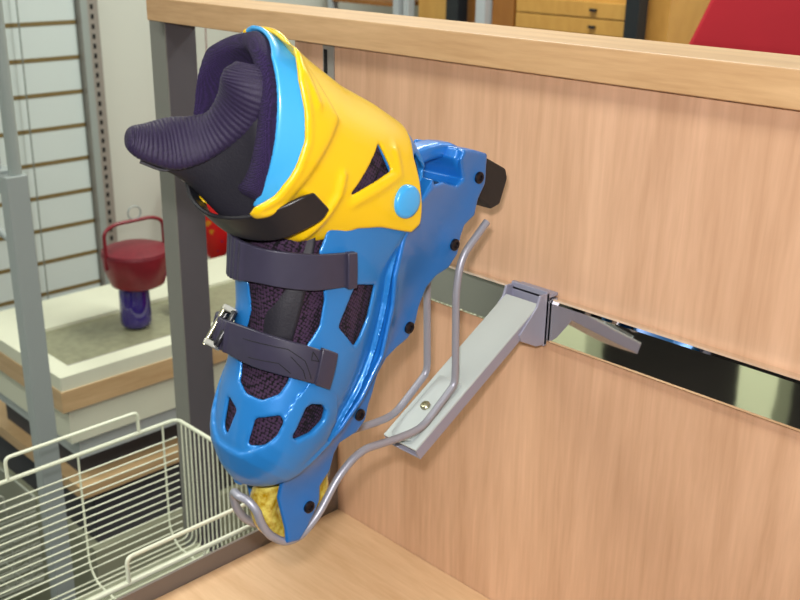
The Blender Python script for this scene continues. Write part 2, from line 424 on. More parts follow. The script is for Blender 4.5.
# frame: two flared side plates, bridge and heel block --------------------------
X, A_, B_, org = grid((-46, 46), (-326, 38), (-30, 72), h)
A2 = np.broadcast_to(A_[0], (A_.shape[1], B_.shape[2])); B2 = np.broadcast_to(B_[0], A2.shape)
FR = [(33, 0), (27, -12), (14, -13), (-8, -10), (-18, -3), (-32, -5), (-46, 0), (-54, 0), (-68, -12), (-80, -14), (-91, -9), (-101, -7), (-115, -2), (-130, -2), (-142, -7), (-154, -14), (-168, -13), (-180, -8), (-196, -5), (-209, -9), (-221, -18), (-236, -20), (-249, -13), (-258, -11), (-270, -16), (-283, -10), (-297, -8), (-317, 6), (-310, 25), (-302, 40), (-293, 38), (-285, 20), (-277, 24), (-269, 46), (-258, 61), (-240, 67), (-212, 65), (-183, 53), (-164, 40), (-127, 24), (-92, 22), (-64, 27), (-40, 37), (-22, 46), (-12, 44), (4, 33), (24, 8)]
pf = poly_sd(A2, B2, FR)
sole = np.interp(A2, SA, SB)
fl = np.clip(B2/np.maximum(sole, 1), 0, 1)
# the plates flare outward to the boot, and swell round each axle
xs = 20+16.5*fl**1.7*np.clip((-A2+5)/45, 0, 1)
for ax_a in (0, -81, -161, -240, -296): xs = xs+1.6*np.exp(-((A2-ax_a)**2+B2**2)/130.)
plate = smax((np.abs(np.abs(X)-xs[None])-2.2), pf[None]+0*X, 3.)
blk = smax(np.abs(X)-22.+0*A_, np.maximum(pf, A2+270)[None], 4.)
bridge = np.maximum(np.abs(X)-xs[None], np.maximum(np.maximum(np.abs(B2-sole+3)-2.5, A2+12), -A2-262)[None])
F = smin(smin(plate, bridge, 2.), blk, 2.)
F = np.maximum(F, np.where(X < 0, np.minimum(A_+12., B_-28.), -99.))
frame = field_mesh('frame', F, org, h, M['blue_frame'], skate)

# heel strap loop ---------------------------------------------------------------
X, A_, B_, org = grid((-22, 22), (-322, -255), (15, 118), h)
A2 = np.broadcast_to(A_[0], (A_.shape[1], B_.shape[2])); B2 = np.broadcast_to(B_[0], A2.shape)
lp = poly_sd(A2, B2, [(-311, 22), (-307, 36), (-300, 48), (-291, 58), (-280, 68), (-266, 76), (-262, 62), (-273, 55), (-282, 48), (-290, 39), (-296, 30), (-299, 20)])
F = smax(np.abs(X)-10.+0*A_, lp[None]+0*X, 5.)
field_mesh('heel_loop', F, org, h, M['blue_frame'], skate)

# liner -------------------------------------------------------------------------
h2 = 1.5
X, A_, B_, org = grid((-52, 52), (-286, 10), (15, 268), h2)
foot = smax(body(X, A_, B_, -6.), B_-150.+0*X, 4.)
tubef = np.abs(leg_f(X+9*np.clip((B_-165)/45., 0, 1), A_, B_, -7.5))-6.5
rim = RIM(A_)
tubef = smax(tubef, B_-rim-2+9/(1+np.exp((X+8)/5.))/(1+np.exp((A_+238)/6.)), 7.)
tubef = np.maximum(tubef, 120.-B_)
tubef = smax(tubef, A_+170.+0*X+0*B_, 5.)
F = smin(foot, tubef, 4.)
liner = field_mesh('liner', F, org, h2, M['plush'], skate, smooth=3)
# dark mesh lining below the collar takes a second material
liner.data.materials.append(M['liner'])
pc = np.array([p.center[:] for p in liner.data.polygons])
mi = ((pc[:, 2]*1000) < (222+.62*(pc[:, 1]*1000+218-436)-38)).astype(np.int32)
mi = (((pc[:, 2]*1000) < RIM(-pc[:, 1]*1000)-30) | (pc[:, 1] < .165)).astype(np.int32)
liner.data.polygons.foreach_set('material_index', mi)

# blue inner cuff -----------------------------------------------------------------
X, A_, B_, org = grid((-52, 52), (-286, -150), (130, 262), h)
rim = RIM(A_)
F = np.abs(leg_f(X+9*np.clip((B_-rim+26)/22., 0, 1), A_, B_, 1.6))-1.5
F = smax(F, B_-(rim-4.)+0*X, 2.); F = np.maximum(F, 140.-B_)
F = smax(F, A_+166.+0*X+0*B_, 2.)
F = smax(F, B_-(rim-4.-9./(1+np.exp((X+22)/5.))), 2.)
field_mesh('inner_cuff', F, org, h, M['blue_light'], skate)

# yellow cuff -----------------------------------------------------------------------
X, A_, B_, org = grid((-60, 60), (-294, -148), (52, 262), h)
A2 = np.broadcast_to(A_[0], (A_.shape[1], B_.shape[2])); B2 = np.broadcast_to(B_[0], A2.shape)
CUFF = [(-300, 234), (-270, 233), (-255, 230), (-243, 225), (-229, 212), (-214, 201), (-196, 195), (-175, 193), (-163, 196), (-158, 193), (-157, 187), (-163, 181), (-172, 177), (-186, 172), (-188, 160), (-172, 157), (-160, 152), (-159, 144), (-163, 136), (-172, 128), (-193, 112), (-204, 95), (-211, 77), (-216, 65), (-226, 61), (-237, 67), (-252, 79), (-265, 92), (-300, 100)]
pc_ = poly_sd(A2, B2, CUFF)
ridge_b = 180+np.maximum(0, -243-A2)*2.4
g = 4.2+5.2/(1+np.exp(-(B2-ridge_b)/1.4))
g = g+2.8*np.exp(-(seg_dist(A2, B2, [(-166, 143), (-186, 145), (-203, 148), (-214, 154)])/3.4)**2)
g = g+1.5*np.exp(-(seg_dist(A2, B2, [(-257, 116), (-244, 105), (-224, 118), (-205, 131)])/3.5)**2)
g = g+1.8*np.exp(-(seg_dist(A2, B2, [(-252, 222), (-239, 203)])/2.6)**2)
g = g+1.2*np.exp(-((pc_+3.5)/2.6)**2)/(1+np.exp(-(B2-160)/4.))
lf = leg_f(X, A_, B_, 0.)
pl_ = poly_sd(A2, B2, [p for p in CUFF if p not in ((-163, 181), (-172, 177), (-186, 172), (-188, 160), (-172, 157))])
F = smax(np.abs(lf-(g-1.8)[None])-1.8, np.where(X < -6, pl_[None], pc_[None]), 2.2)
tri = poly_sd(A2, B2, [(-251, 133), (-242, 114), (-209, 137)])
F = smax(F, -(tri[None]-.5)+0*X, 2.0)
F = smax(F, B_-(RIM(A_)+30-50./(1+np.exp((X+22)/4.))+50./(1+np.exp(-(A_+178.)/2.5))), 2.)
cuff = field_mesh('cuff', F, org, h, M['yellow'], skate, smooth=5)
# blue pivot discs through the cuff
for s in (1, -1):
    bm = bmesh.new(); bm_lathe(bm, [(.0, .0), (.0125, .0), (.0125, .0035), (.0118, .0048), (.0095, .0056), (.004, .006), (.0002, .006)], 36)
    o = from_bm('pivot_disc', bm, M['blue_light'], skate, angle=60)
    o.location = L3((s*44.2, -231, 88)); o.rotation_euler = (0, s*math.pi/2, 0)
    # dark mesh seen through the triangular window and beside the cuff
# axles, wheels and bolts -------------------------------------------------------------
for wa in (0, -81, -161, -241):
    prof = [(.0045, -.009), (.019, -.009), (.0225, -.0115), (.0285, -.0118), (.0325, -.0095), (.0352, -.005), (.036, 0), (.0352, .005), (.0325, .0095), (.0285, .0118), (.0225, .0115), (.019, .009), (.0045, .009)]
    if wa: prof = [(r*.76, z) for r, z in prof]
    bm = bmesh.new(); bm_lathe(bm, prof, 40)
    w = from_bm('wheel', bm, M['wheel'], skate, angle=60); w.location = L3((0, wa, 0)); w.rotation_euler = (0, math.pi/2, 0)
    bm = bmesh.new(); bm_lathe(bm, [(.0002, -.0102), (.0105, -.0102), (.0105, .0102), (.0002, .0102)], 24)
    hb = from_bm('hub', bm, M['bolt'], w)
for wa, wb in ((0, 0), (-81, -2), (-161, -6), (-239, -8), (-296, 4)):
    for s in (1, -1):
        bm = bmesh.new(); bm_lathe(bm, [(.0036, .0), (.0050, .0), (.0050, .0016), (.0042, .0022), (.0026, .0022), (.0022, .001), (.0002, .001)], 20)
        o = from_bm('axle_bolt', bm, M['bolt'], skate, angle=30)
        o.location = L3((s*23.4, wa, wb)); o.rotation_euler = (0, s*math.pi/2, 0)
# brake pad ---------------------------------------------------------------------------
bm = bmesh.new(); pr = [(-318, -2), (-325, -34), (-320, -42), (-298, -49), (-289, -42), (-286, -6)]
vs = [[bm.verts.new(L3((x, a, b))) for a, b in pr] for x in (-13, 13)]
bm.faces.new(vs[0]); bm.faces.new(vs[1])
for i in range(len(pr)): bm.faces.new((vs[0][i], vs[0][i-1], vs[1][i-1], vs[1][i]))
from_bm('brake_pad', bm, M['rubber'], skate, bevel=.002)

# ribbons for the straps ---------------------------------------------------------------
def ribbon(name, cen, wid, material, thick, parent=skate, per=6, bevel=.0008, ribs=None, crown=0.0):
    """cen/wid: centre points and half-width vectors in (x, a, b) millimetres"""
    C_ = resample([L3(c) for c in cen], per); W = resample([L3(w) for w in wid], per)
    bm = bmesh.new(); rows = []; n = len(C_)
    K = (-1, -.5, 0, .5, 1)
    for i in range(n):
        t = (C_[min(i+1, n-1)]-C_[max(i-1, 0)]).normalized(); nn = W[i].cross(t).normalized()
        th = thick
        if ribs and ribs[0]*n <= i <= ribs[1]*n and (i % 2): th = thick*ribs[2]
        top = [bm.verts.new(C_[i]+W[i]*k+nn*(th/1000*.5+crown/1000*(1-k*k))) for k in K]
        bot = [bm.verts.new(C_[i]+W[i]*k-nn*(thick/1000*.5-crown/1000*(1-k*k))) for k in K]
        rows.append((top, bot))
    m = len(K)
    for (t0, b0), (t1, b1) in zip(rows, rows[1:]):
        for k in range(m-1):
            bm.faces.new((t0[k], t0[k+1], t1[k+1], t1[k])); bm.faces.new((b0[k], b1[k], b1[k+1], b0[k+1]))
        bm.faces.new((t0[0], t1[0], b1[0], b0[0])); bm.faces.new((t0[m-1], b0[m-1], b1[m-1], t1[m-1]))
    for t0, b0 in (rows[0], rows[-1]):
        bm.faces.new(list(t0)+list(reversed(b0)))
    return from_bm(name, bm, material, parent, bevel=bevel)
def normal_check(o, outward): return o
# cuff strap
ribbon('cuff_strap', [(49.5, -190, 163), (47.5, -182, 166), (41, -170, 171), (30, -159, 175), (12, -151, 179), (-8, -148, 183), (-26, -152, 189), (-38, -162, 194), (-43, -172, 198)],
       [(0, -1, 9), (0, -2, 12), (0, -3, 12), (0, -3, 12), (0, -2, 12), (0, -1, 12), (0, -1, 10), (0, 0, 8), (0, 0, 7)], M['black_strap'], 3.0, per=6)
# ankle strap
ribbon('ankle_strap', [(43.5, -166, 103), (42.5, -160, 112), (39, -149, 129), (29, -140, 146), (15, -135, 156), (-4, -133, 160), (-18, -138, 156), (-27, -148, 142), (-31, -156, 124)],
       [(0, -9.5, 8.5), (0, -10, 8), (0, -10.5, 8), (0, -10.5, 7.5), (0, -10.5, 7), (0, -12.5, 8), (0, -13, 9), (0, -12, 9), (0, -10, 9)], M['strap'], 3.2, per=8, ribs=(.56, .9, 1.7))
# toe strap
toe_s = ribbon('toe_strap', [(48.6, -96, 79), (47.4, -94.5, 87), (43.5, -92, 99), (33, -88, 112), (18, -85, 121), (1, -84, 125), (-16, -84, 127), (-27, -87, 125), (-35, -90, 118), (-38, -93, 107)],
       [(0, -11.5, 4.5), (0, -11.5, 4.5), (0, -11.5, 5.5), (0, -11.5, 6), (0, -11.5, 6.5), (0, -11, 6), (0, -10, 5), (0, -9, 4.5), (0, -9, 4), (0, -9, 4)], M['strap'], 3.0, per=8, ribs=(.6, .86, 1.9), crown=.8)
# end cap and the engraved lines of the toe strap
ribbon('strap_end', [(50.0, -97, 76), (49.6, -96, 83), (48.2, -94.8, 90)], [(0, -12.6, 5), (0, -12.6, 5), (0, -12.5, 5.2)], M['strap'], 4.2, per=6, crown=.6)
ribbon('strap_end', [(45.6, -167.5, 100), (44.8, -163, 107)], [(0, -10.5, 8.5), (0, -10.5, 8.5)], M['strap'], 5.2, per=4, crown=.4)
def engraved(pts):
    # thin dark grooves on the strap, given as (distance along, -1..1 across)
    cen = [(48.6, -96, 79), (47.4, -94.5, 87), (43.5, -92, 99), (33, -88, 112), (18, -85, 121), (1, -84, 125)]
    wid = [(0, -11.5, 4.5), (0, -11.5, 4.5), (0, -11.5, 5.5), (0, -11.5, 6), (0, -11.5, 6.5), (0, -11, 6)]
    C_ = resample([L3(c) for c in cen], 16); W = resample([L3(w) for w in wid], 16); n = len(C_)
    out = []
    P = []
    for (s0, k0), (s1, k1) in zip(pts, pts[1:]):
        for j in range(10): P.append((s0+(s1-s0)*j/10, k0+(k1-k0)*j/10))
    P.append(pts[-1])
    for s, k in P:
        f = s*(n-1); i = min(int(f), n-2); u = f-i
        c = C_[i].lerp(C_[i+1], u); w = W[i].lerp(W[i+1], u); t = (C_[i+1]-C_[i]).normalized(); nn = w.cross(t).normalized()
        out.append(c+w*k+nn*(.0015+.0008*(1-k*k)))
    tube('engraved_line', out, .00033, M['slot'], toe_s, seg=5)
engraved([(.93, .35), (.55, .55), (.40, .15), (.30, -.75)])
engraved([(.86, -.55), (.60, -.35), (.50, -.75)])
engraved([(.52, .2), (.40, -.4), (.36, -.85)])
engraved([(.34, .3), (.34, .8), (.25, .35), (.34, .3)])
# ratchet buckle of the toe strap: clear cage round the ribbed end
def cage(name, c, s, r, material, parent):
    bm = bmesh.new()
    for q in ((-1, 1), (1, 1)):
        pass
    x, y, z = s
    P = [L3(v) for v in ((c[0]-x, c[1]-y, c[2]), (c[0]+x, c[1]-y, c[2]+z), (c[0]+x, c[1]+y, c[2]+z), (c[0]-x, c[1]+y, c[2]))]
    F_ = []
    for i in range(4):
        for k in range(5): F_.append(P[i].lerp(P[(i+1) % 4], k/5))
    bm_tube(bm, F_, r, 8, closed=True)
    return from_bm(name, bm, material, parent, angle=60)
bk = cage('buckle', (-22, -88, 124), (9, 13, 5), .0024, M['black_strap'], skate)
for sgn in (-1, 1):
    bm = bmesh.new(); bm_box(bm, -.0055, .0055, -.0022, .0022, -.006, .006)
    o = from_bm('buckle_side', bm, M['clear'], bk, smooth=False, bevel=.0015); o.location = L3((-20, -88+sgn*14, 127)); o.rotation_euler = (0, .5, 0)
bm = bmesh.new(); bm_box(bm, -.0085, .0085, -.011, .011, -.002, .002)
o = from_bm('lever', bm, M['black_strap'], bk, smooth=False, bevel=.001); o.location = L3((-32, -89, 117)); o.rotation_euler = (0, -1.1, 0)
tube('pin', [L3((-23, -103, 131)), L3((-23, -71, 131))], .0016, M['screw'], bk)
# buckle at the far end of the cuff strap
bk2 = cage('buckle', (-44, -172, 199), (3, 7, 8), .0018, M['silver'], skate)
# ankle strap's adjuster screw and little recess marks

# tongue ----------------------------------------------------------------------------------
pad_c = [(-31, -163, 262), (-31, -164, 259), (-29, -168, 249), (-26, -176, 236), (-18, -187, 226), (-8, -199, 222), (3, -214, 225), (11, -226, 232), (12, -235, 237), (12, -241, 240)]
pad_r = [(6, 4), (9.5, 6), (14, 8), (18.5, 9), (17, 8), (14.5, 8), (17, 8), (18, 9), (16, 8), (9, 5)]
PC = resample([L3(p) for p in pad_c], 24); PR = resample([Vector((r[0], r[1], 0)) for r in pad_r], 24)
bm = bmesh.new(); rings = []; n = len(PC); seg = 28
for i in range(n):
    t = (PC[min(i+1, n-1)]-PC[max(i-1, 0)]).normalized()
    side = t.cross(Vector((.62, .05, .78))).normalized(); nn = side.cross(t).normalized()
    rib = .22*math.sin(i*math.pi*2/5)*min(1, i/8)*min(1, (n-1-i)/8)
    rings.append([bm.verts.new(PC[i]+(side*math.cos(k*2*math.pi/seg)*(PR[i].x+rib)+nn*math.sin(k*2*math.pi/seg)*(PR[i].y+rib))/1000) for k in range(seg)])
for a__, b__ in zip(rings, rings[1:]):
    for k in range(seg): bm.faces.new((a__[k], a__[(k+1) % seg], b__[(k+1) % seg], b__[k]))
bm.faces.new(rings[0]); bm.faces.new(rings[-1])
tongue = from_bm('tongue', bm, M['ribbed'], skate, angle=80)
rows = [[(-34, -156, 244), (-26, -160, 229), (-20, -172, 223), (-8, -187, 219), (8, -204, 220), (18, -222, 226), (22, -234, 226)],
        [(-34, -165, 215), (-30, -161, 206), (-18, -162, 198), (0, -170, 194), (15, -180, 196), (22, -190, 203), (26, -206, 208)],
        [(-32, -164, 190), (-25, -157, 182), (-12, -152, 176), (4, -153, 173), (15, -160, 173), (23, -169, 178), (28, -185, 183)],
        [(-30, -168, 162), (-24, -158, 152), (-12, -153, 144), (4, -153, 142), (16, -160, 140), (24, -172, 142), (29, -187, 145)],
        [(-34, -140, 135), (-26, -128, 132), (-12, -120, 132), (4, -120, 131), (17, -122, 130), (26, -130, 128), (33, -140, 122)],
        [(-26, -104, 112), (-20, -98, 114), (-10, -92, 114), (3, -90, 113), (14, -90, 111), (22, -92, 108), (28, -96, 102)]]
bm = bmesh.new()
G = [resample([L3(p) for p in r], 4) for r in rows]
cols = [resample([G[j][i] for j in range(len(rows))], 4) for i in range(len(G[0]))]
gv = [[bm.verts.new(p) for p in c] for c in cols]
for i in range(len(gv)-1):
    for j in range(len(gv[0])-1): bm.faces.new((gv[i][j], gv[i+1][j], gv[i+1][j+1], gv[i][j+1]))
tf = from_bm('tongue_face', bm, M['black_cloth'], tongue, angle=80)
sd = tf.modifiers.new('thickness', 'SOLIDIFY'); sd.thickness = .005; sd.offset = -1
tube('piping', [p+Vector((.0, -.0008, .0004)) for p in G[0][:-3]], .0011, M['black_cloth'], tongue, seg=6)

# ------------------------------------------------------------------ silver holder under the skate
holder = empty('skate_holder', (0, 0, .35))
tag(holder, 'silver sloping display arm with bent wire cradle clipped on the chrome rail', 'display arm')
def at_holder(bmv): return bmv
def AB(c, a, b):          # world point from the skate's (x, a, b) millimetres
    th = math.atan2(.77329684, .63404416)
    y, z = -a/1000, b/1000
    return Vector((c/1000, SKATE_O.y + y*math.cos(th)-z*math.sin(th), SKATE_O.z + y*math.sin(th)+z*math.cos(th)))
# arm: folded channel, top face and two flanges
bm = bmesh.new()
d = Vector((0, -.155, -.089)).normalized(); nn = Vector((0, -d.z, d.y)); nn = nn if nn.z > 0 else -nn
p0 = Vector((0, -.028, .376)); p1 = Vector((0, -.189, .2830))
def slab(x0, x1, t0, t1):
    vs = []
    for x in (x0, x1):
        for p in (p0, p1):
            for t in (t0, t1): vs.append(bm.verts.new(Vector((x, p.y, p.z))-nn*t))
    for f in ((0, 1, 3, 2), (4, 6, 7, 5), (0, 4, 5, 1), (2, 3, 7, 6), (0, 2, 6, 4), (1, 5, 7, 3)): bm.faces.new([vs[i] for i in f])
slab(-.020, .020, 0, .0022)
arm = from_bm('arm_top', bm, M['plate'], holder, smooth=False, bevel=.0009)
bm = bmesh.new(); slab(-.020, -.0178, .0018, .0135); slab(.0178, .020, .0018, .0135); slab(-.019, .019, .0115, .0135)
from_bm('arm_flange', bm, M['silver'], holder, smooth=False, bevel=.0006)
# clip over the rail
bm = bmesh.new()
for x in (-.0215, .0190):
    bm = bmesh.new()
    pr = [(-.0145, .384), (-.028, .384), (-.032, .374), (-.056, .352), (-.052, .345), (-.030, .334), (-.0145, .332)]
    vs = [[bm.verts.new((xx, y, z)) for y, z in pr] for xx in (x, x+.0025)]
    bm.faces.new(vs[0]); bm.faces.new(vs[1])
    for i in range(len(pr)): bm.faces.new((vs[0][i], vs[0][i-1], vs[1][i-1], vs[1][i]))
    from_bm('clip_cheek', bm, M['silver'], holder, smooth=False, bevel=.0006)
bm = bmesh.new(); bm_box(bm, -.0215, .0215, -.0185, -.0142, .331, .386); bm_box(bm, -.0215, .0215, -.0185, -.001, .3785, .3815)
from_bm('clip_plate', bm, M['silver'], holder, smooth=False, bevel=.0006)
# little plate that carries the wires, with its screw
bm = bmesh.new()
out = [(-.0115, -82), (.0115, -82)]
pts = [(-.011+.022*(.5-.5*math.cos(math.pi*k/10)), -86+(5*math.sin(math.pi*k/10))) for k in range(11)]
loop = [(-.0115, -150), *[(x, a) for x, a in pts], (.0115, -150)]
def armtop(a): return -94-(a+78)*-.371*-1
rowt = [AB(x*1000, a, -94+(a+78)*.371+6.5) for x, a in loop]; rowb = [AB(x*1000, a, -94+(a+78)*.371-.2) for x, a in loop]
vt = [bm.verts.new(p) for p in rowt]; vb = [bm.verts.new(p) for p in rowb]
bm.faces.new(vt); bm.faces.new(list(reversed(vb)))
for i in range(len(vt)): bm.faces.new((vt[i], vt[i-1], vb[i-1], vb[i]))
from_bm('wire_plate', bm, M['plate'], holder, smooth=False, bevel=.0006)
bm = bmesh.new(); bm_lathe(bm, [(.0002, -.0005), (.0046, -.0005), (.0046, .0012), (.0034, .0024), (.002, .0026), (.0016, .0012), (.0002, .0012)], 24)
sc = from_bm('screw', bm, M['screw'], holder, angle=30); sc.location = AB(0, -118, -102.0+0.5)
sc.rotation_euler = (math.atan2(nn.z, nn.y)-math.pi/2, 0, 0)
right = [(17, -276, -39), (17, -237, -31), (17, -212, -45), (17, -157, -94), (17, -146, -103), (17, -98, -90), (17, -82, -70), (17, -60, -36), (17, -49, -28), (17, -30, -22), (17, 4, -22), (17.5, 24, -15), (17, 33, -2), (16.5, 32, 17), (16, 26, 31), (15, 19, 40), (11, 16, 45)]
pts = right + [(6, 15, 48), (0, 16, 49), (-7, 15, 48), (-11, 16, 45), (-15, 19, 40), (-16, 26, 31), (-16.5, 32, 17), (-17, 33, -2)] + [(-c, a, b) for c, a, b in reversed(right[:12])]
W = [AB(*p) for p in pts]
tube('wire_cradle', resample(fillet(W, .012, 3), 2), .0033, M['silver_wire'], holder, seg=12)

# ------------------------------------------------------------------ display fixture
tag(box('laminate_panel', -.298, 1.1, 0, .016, -.03, .583, M['beech_panel']), 'large upright beech laminate panel behind the chrome rail', 'panel')
p = tag(box('laminate_panel', -.366, -.317, 0, .016, -.3, .583, M['beech_panel']), 'narrow beech laminate strip left of the slotted metal channel', 'panel')
tag(box('cap_board', -.645, 1.12, -.02, .063, .583, .612, M['beech_cap'], bevel=.0012), 'long beech cap board along the top of the display panel', 'board')
ch = tag(box('slotted_channel', -.3165, -.2985, -.001, .02, -.9, .583, M['channel']), 'narrow grey slotted metal channel between the two beech panels', 'channel')
for k in range(19):
    z = .575-k*.0375
    if z < -.1: break
    box('slot', -.3145, -.3092, -.0016, .0, z-.026, z, M['slot'], ch)
rail = tag(box('chrome_rail', -.297, 1.1, -.014, -.0003, .3335, .3775, M['chrome'], bevel=.0035), 'shiny chrome flat rail running across the beech panel', 'rail')
tag(box('shelf_board', -.2965, 1.1, -.46, -.0005, -.02, 0, M['beech_shelf'], bevel=.0008), 'beech laminate shelf board below the skate', 'shelf')
bm = bmesh.new(); pr = [(-.0015, -.06), (-.0015, .095), (-.006, .095), (-.014, .055), (-.03, .025), (-.45, .018), (-.45, -.03), (-.1, -.06)]
vs = [[bm.verts.new((x, y, z)) for y, z in pr] for x in (-.3005, -.2972)]
bm.faces.new(vs[0]); bm.faces.new(vs[1])
for i in range(len(pr)): bm.faces.new((vs[0][i], vs[0][i-1], vs[1][i-1], vs[1][i]))
tag(from_bm('shelf_bracket', bm, M['bracket'], smooth=False), 'flat grey brown steel bracket along the left edge of the beech shelf', 'bracket')
tag(box('base_deck', -.632, -.306, -.60, -.002, -.235, -.2145, M['deck']), 'pale grey green deck board under the white wire basket', 'shelf')
post = empty('steel_post', (-.653, .03, -1.0)); tag(post, 'tall dark grey rectangular steel post under the left end of the cap board', 'post')
box('post_body', -.671, -.635, .0005, .047, -1.0, .583, M['grey_post'], post, bevel=.001)
box('front_face', -.671, -.635, -.0012, .0006, -1.0, .583, M['grey_post_edge'], post)

# ------------------------------------------------------------------ wire baskets
def wire_basket(ox, oy, oz, fine, label, group=None, wm='white_wire'):
    r = empty('wire_basket', (ox, oy, oz)); tag(r, label, 'basket', group)
    X0, X1, Y0, Y1, Z0, Z1 = -.1525, .1525, -.26, .26, -.2, 0.0
    def t(n, pts, rad, seg=6): return tube(n, pts, rad, M[wm], r, seg)
    t('rim', fillet([(X0, 0, Z1), (X0, Y1, Z1), (X1, Y1, Z1), (X1, Y0, Z1), (X0, Y0, Z1), (X0, 0, Z1)], .012, 4), .0030, 8)
    for x in (X0, X1):
        hy0, hy1 = (.0, .196)
        t('handle', fillet([(x, hy0, Z1), (x, hy0, Z1+.033), (x, hy1, Z1+.033), (x, hy1, Z1)], .008, 4), .0026, 8)
    n = 14
    for x in (X0, X1):
        for k in range(n):
            z = Z1-.028-k*.0122
            s = -1 if x > 0 else 1
            t('side_wire', [(x+s*.002, Y0, z), (x+s*.002, Y1-.004, z)], .0012, 5)
    # end wires run down one end, along the floor and up the other
    m = 26
    for k in range(m):
        x = X0+.011+(X1-X0-.022)*k/(m-1)
        t('end_wire', fillet([(x, Y0, Z1), (x, Y0, Z0), (x, Y1, Z0), (x, Y1, Z1)], .012, 3), .0012, 5)
    for y in ([-.23, -.10, .10, .235] if not fine else [-.23+.033*q for q in range(15)]):
        t('brace_wire', fillet([(X0, y, Z1), (X0, y, Z0+.02), (X0+.02, y, Z0-.002), (X1-.02, y, Z0-.002), (X1, y, Z0+.02), (X1, y, Z1)], .02, 4), .0016, 6)
    return r
wire_basket(-.4825, -.2825, .009, False, 'white wire basket with raised handles beside the left edge of the beech shelf')
wire_basket(-1.33, -.2825, -.37, True, 'white wire basket lower down and further back, left of the grey rack upright', wm='grey_wire')

# ------------------------------------------------------------------ grey rack upright on the left
rk = empty('metal_rack', (-1.0, -.07, -1.0)); tag(rk, 'grey metal rack upright with round tube and cross beam at the far left', 'rack')
box('upright', -1.0, -.972, -.092, -.056, -1.0, .325, M['rack'], rk, bevel=.002)
tube('round_tube', [(-.986, -.070, .31), (-.986, -.070, .95)], .0105, M['rack_tube'], rk, seg=16)
tube('rear_tube', [(-1.02, -.082, .31), (-1.02, -.082, .95)], .005, M['rack'], rk, seg=10)
box('cross_beam', -1.7, -1.0, -.088, -.062, .292, .330, M['rack'], rk, bevel=.002)
tube('brace', [(-1.0, -.075, .205), (-1.7, -.075, .33)], .006, M['rack'], rk, seg=8)
box('upright', -1.72, -1.69, -.092, -.056, -1.0, .95, M['rack'], rk, bevel=.002)

# ------------------------------------------------------------------ slatwall with its channel and cord
sw = empty('slatwall_panel', (-2.09, 0, -1.0)); tag(sw, 'white slatted wall panel with olive brown grooves at the far left', 'wall panel')
box('board', -2.11, -2.085, -1.2, .628, -1.0, 1.0, M['slat'], sw)
for k in range(-5, 15):
    z = .443-.0932*k
    box('groove', -2.086, -2.0835, -1.2, .628, z-.0055, z+.0055, M['groove'], sw)
cc = empty('slotted_standard', (-2.08, .66, -1.0)); tag(cc, 'grey slotted metal standard at the right edge of the slatted wall panel', 'channel')
box('standard_body', -2.11, -2.062, .630, .685, -1.0, 1.0, M['channel'], cc, bevel=.002)
box('side_strip', -2.0625, -2.060, .632, .652, -1.0, 1.0, M['rack_tube'], cc)
for k in range(60):
    z = .62-k*.0262
    box('slot', -2.062, -2.0605, .661, .669, z-.013, z, M['slot'], cc)
tag(tube('hanging_cord', [(-2.06, .4575, .95), (-2.06, .455, .4), (-2.06, .452, .0), (-2.06, .451, -.33), (-2.06, .451, -.37)], .0022, M['cord'], None, seg=6, radii=[.0018, .0018, .0018, .0018, .005]), 'thin grey cord hanging in front of the slatted wall panel', 'cord')

# ------------------------------------------------------------------ tray table with basket
tt = empty('tray_table', (-1.4, .4, -1.0)); tag(tt, 'cream tray table with orange wooden band and recessed mottled top', 'table')
bm = bmesh.new()
x0, x1, y0, y1 = -1.62, -1.19, .06, .86; i0, i1, j0, j1 = -1.450, -1.236, .10, .80
for a_, b_, c_, d_ in ((x0, i0, y0, y1), (i1, x1, y0, y1), (i0, i1, y0, j0), (i0, i1, j1, y1)): bm_box(bm, a_, b_, c_, d_, -.170, -.140)
from_bm('rim', bm, M['cream'], tt, smooth=False)
box('mottled_top', i0, i1, j0, j1, -.168, -.147, M['mottled'], tt)
box('inner_lip', i1-.006, i1, j0, j1, -.1472, -.141, M['channel'], tt)
box('wood_band', x0-.001, x1+.003, y0-.003, y1, -.215, -.170, M['band'], tt)
box('apron', x0+.005, x1-.006, y0+.012, y1, -.292, -.215, M['cream'], tt)
box('lower_slab', x0, x1-.012, y0+.03, y1, -.335, -.296, M['plate'], tt)
box('inner_core', x0+.02, x1-.06, y0+.05, y1-.02, -.40, -.29, M['dark'], tt)
box('lower_band', x0-.3, x1-.004, y0+.02, y1, -.425, -.398, M['band'], tt)
box('base', x0-.3, x1-.03, y0+.06, y1, -.56, -.425, M['dark'], tt)
box('plinth', x0-.3, x1-.01, y0+.04, y1, -1.0, -.56, M['deck'], tt)

st = tag(lathe('glass_stand', [(.0005, -.141), (.030, -.141), (.034, -.136), (.0345, -.128), (.033, -.060), (.030, -.052), (.0005, -.052)], M['violet'], center=(-1.345, .322, .0)), 'dark violet glass vessel standing on the mottled tray top', 'vessel')
bk_ = empty('handled_basket', (-1.345, .334, -.05)); tag(bk_, 'round red lidded basket with arched handle on top of the violet glass vessel', 'basket')
lathe('basket_body', [(.0005, -.0515), (.045, -.0515), (.058, -.045), (.070, -.010), (.074, .018), (.074, .024), (.0005, .024)], M['red'], bk_, center=(-1.345, .334, 0))
lathe('lid', [(.0005, .0245), (.074, .0245), (.072, .032), (.05, .040), (.02, .044), (.0005, .0445)], M['maroon'], bk_, center=(-1.345, .334, 0))
tube('handle', fillet([(-1.345, .262, .0), (-1.345, .262, .084), (-1.345, .29, .096), (-1.345, .38, .096), (-1.345, .406, .084), (-1.345, .406, .0)], .014, 4), .0042, M['red'], bk_, seg=10)
ringp = [(-1.345, .338+.0155*math.cos(t), .113+.0145*math.sin(t)) for t in [i*math.pi/10 for i in range(20)]]
tube('ring', ringp, .0018, M['rack'], bk_, seg=6, closed=True)
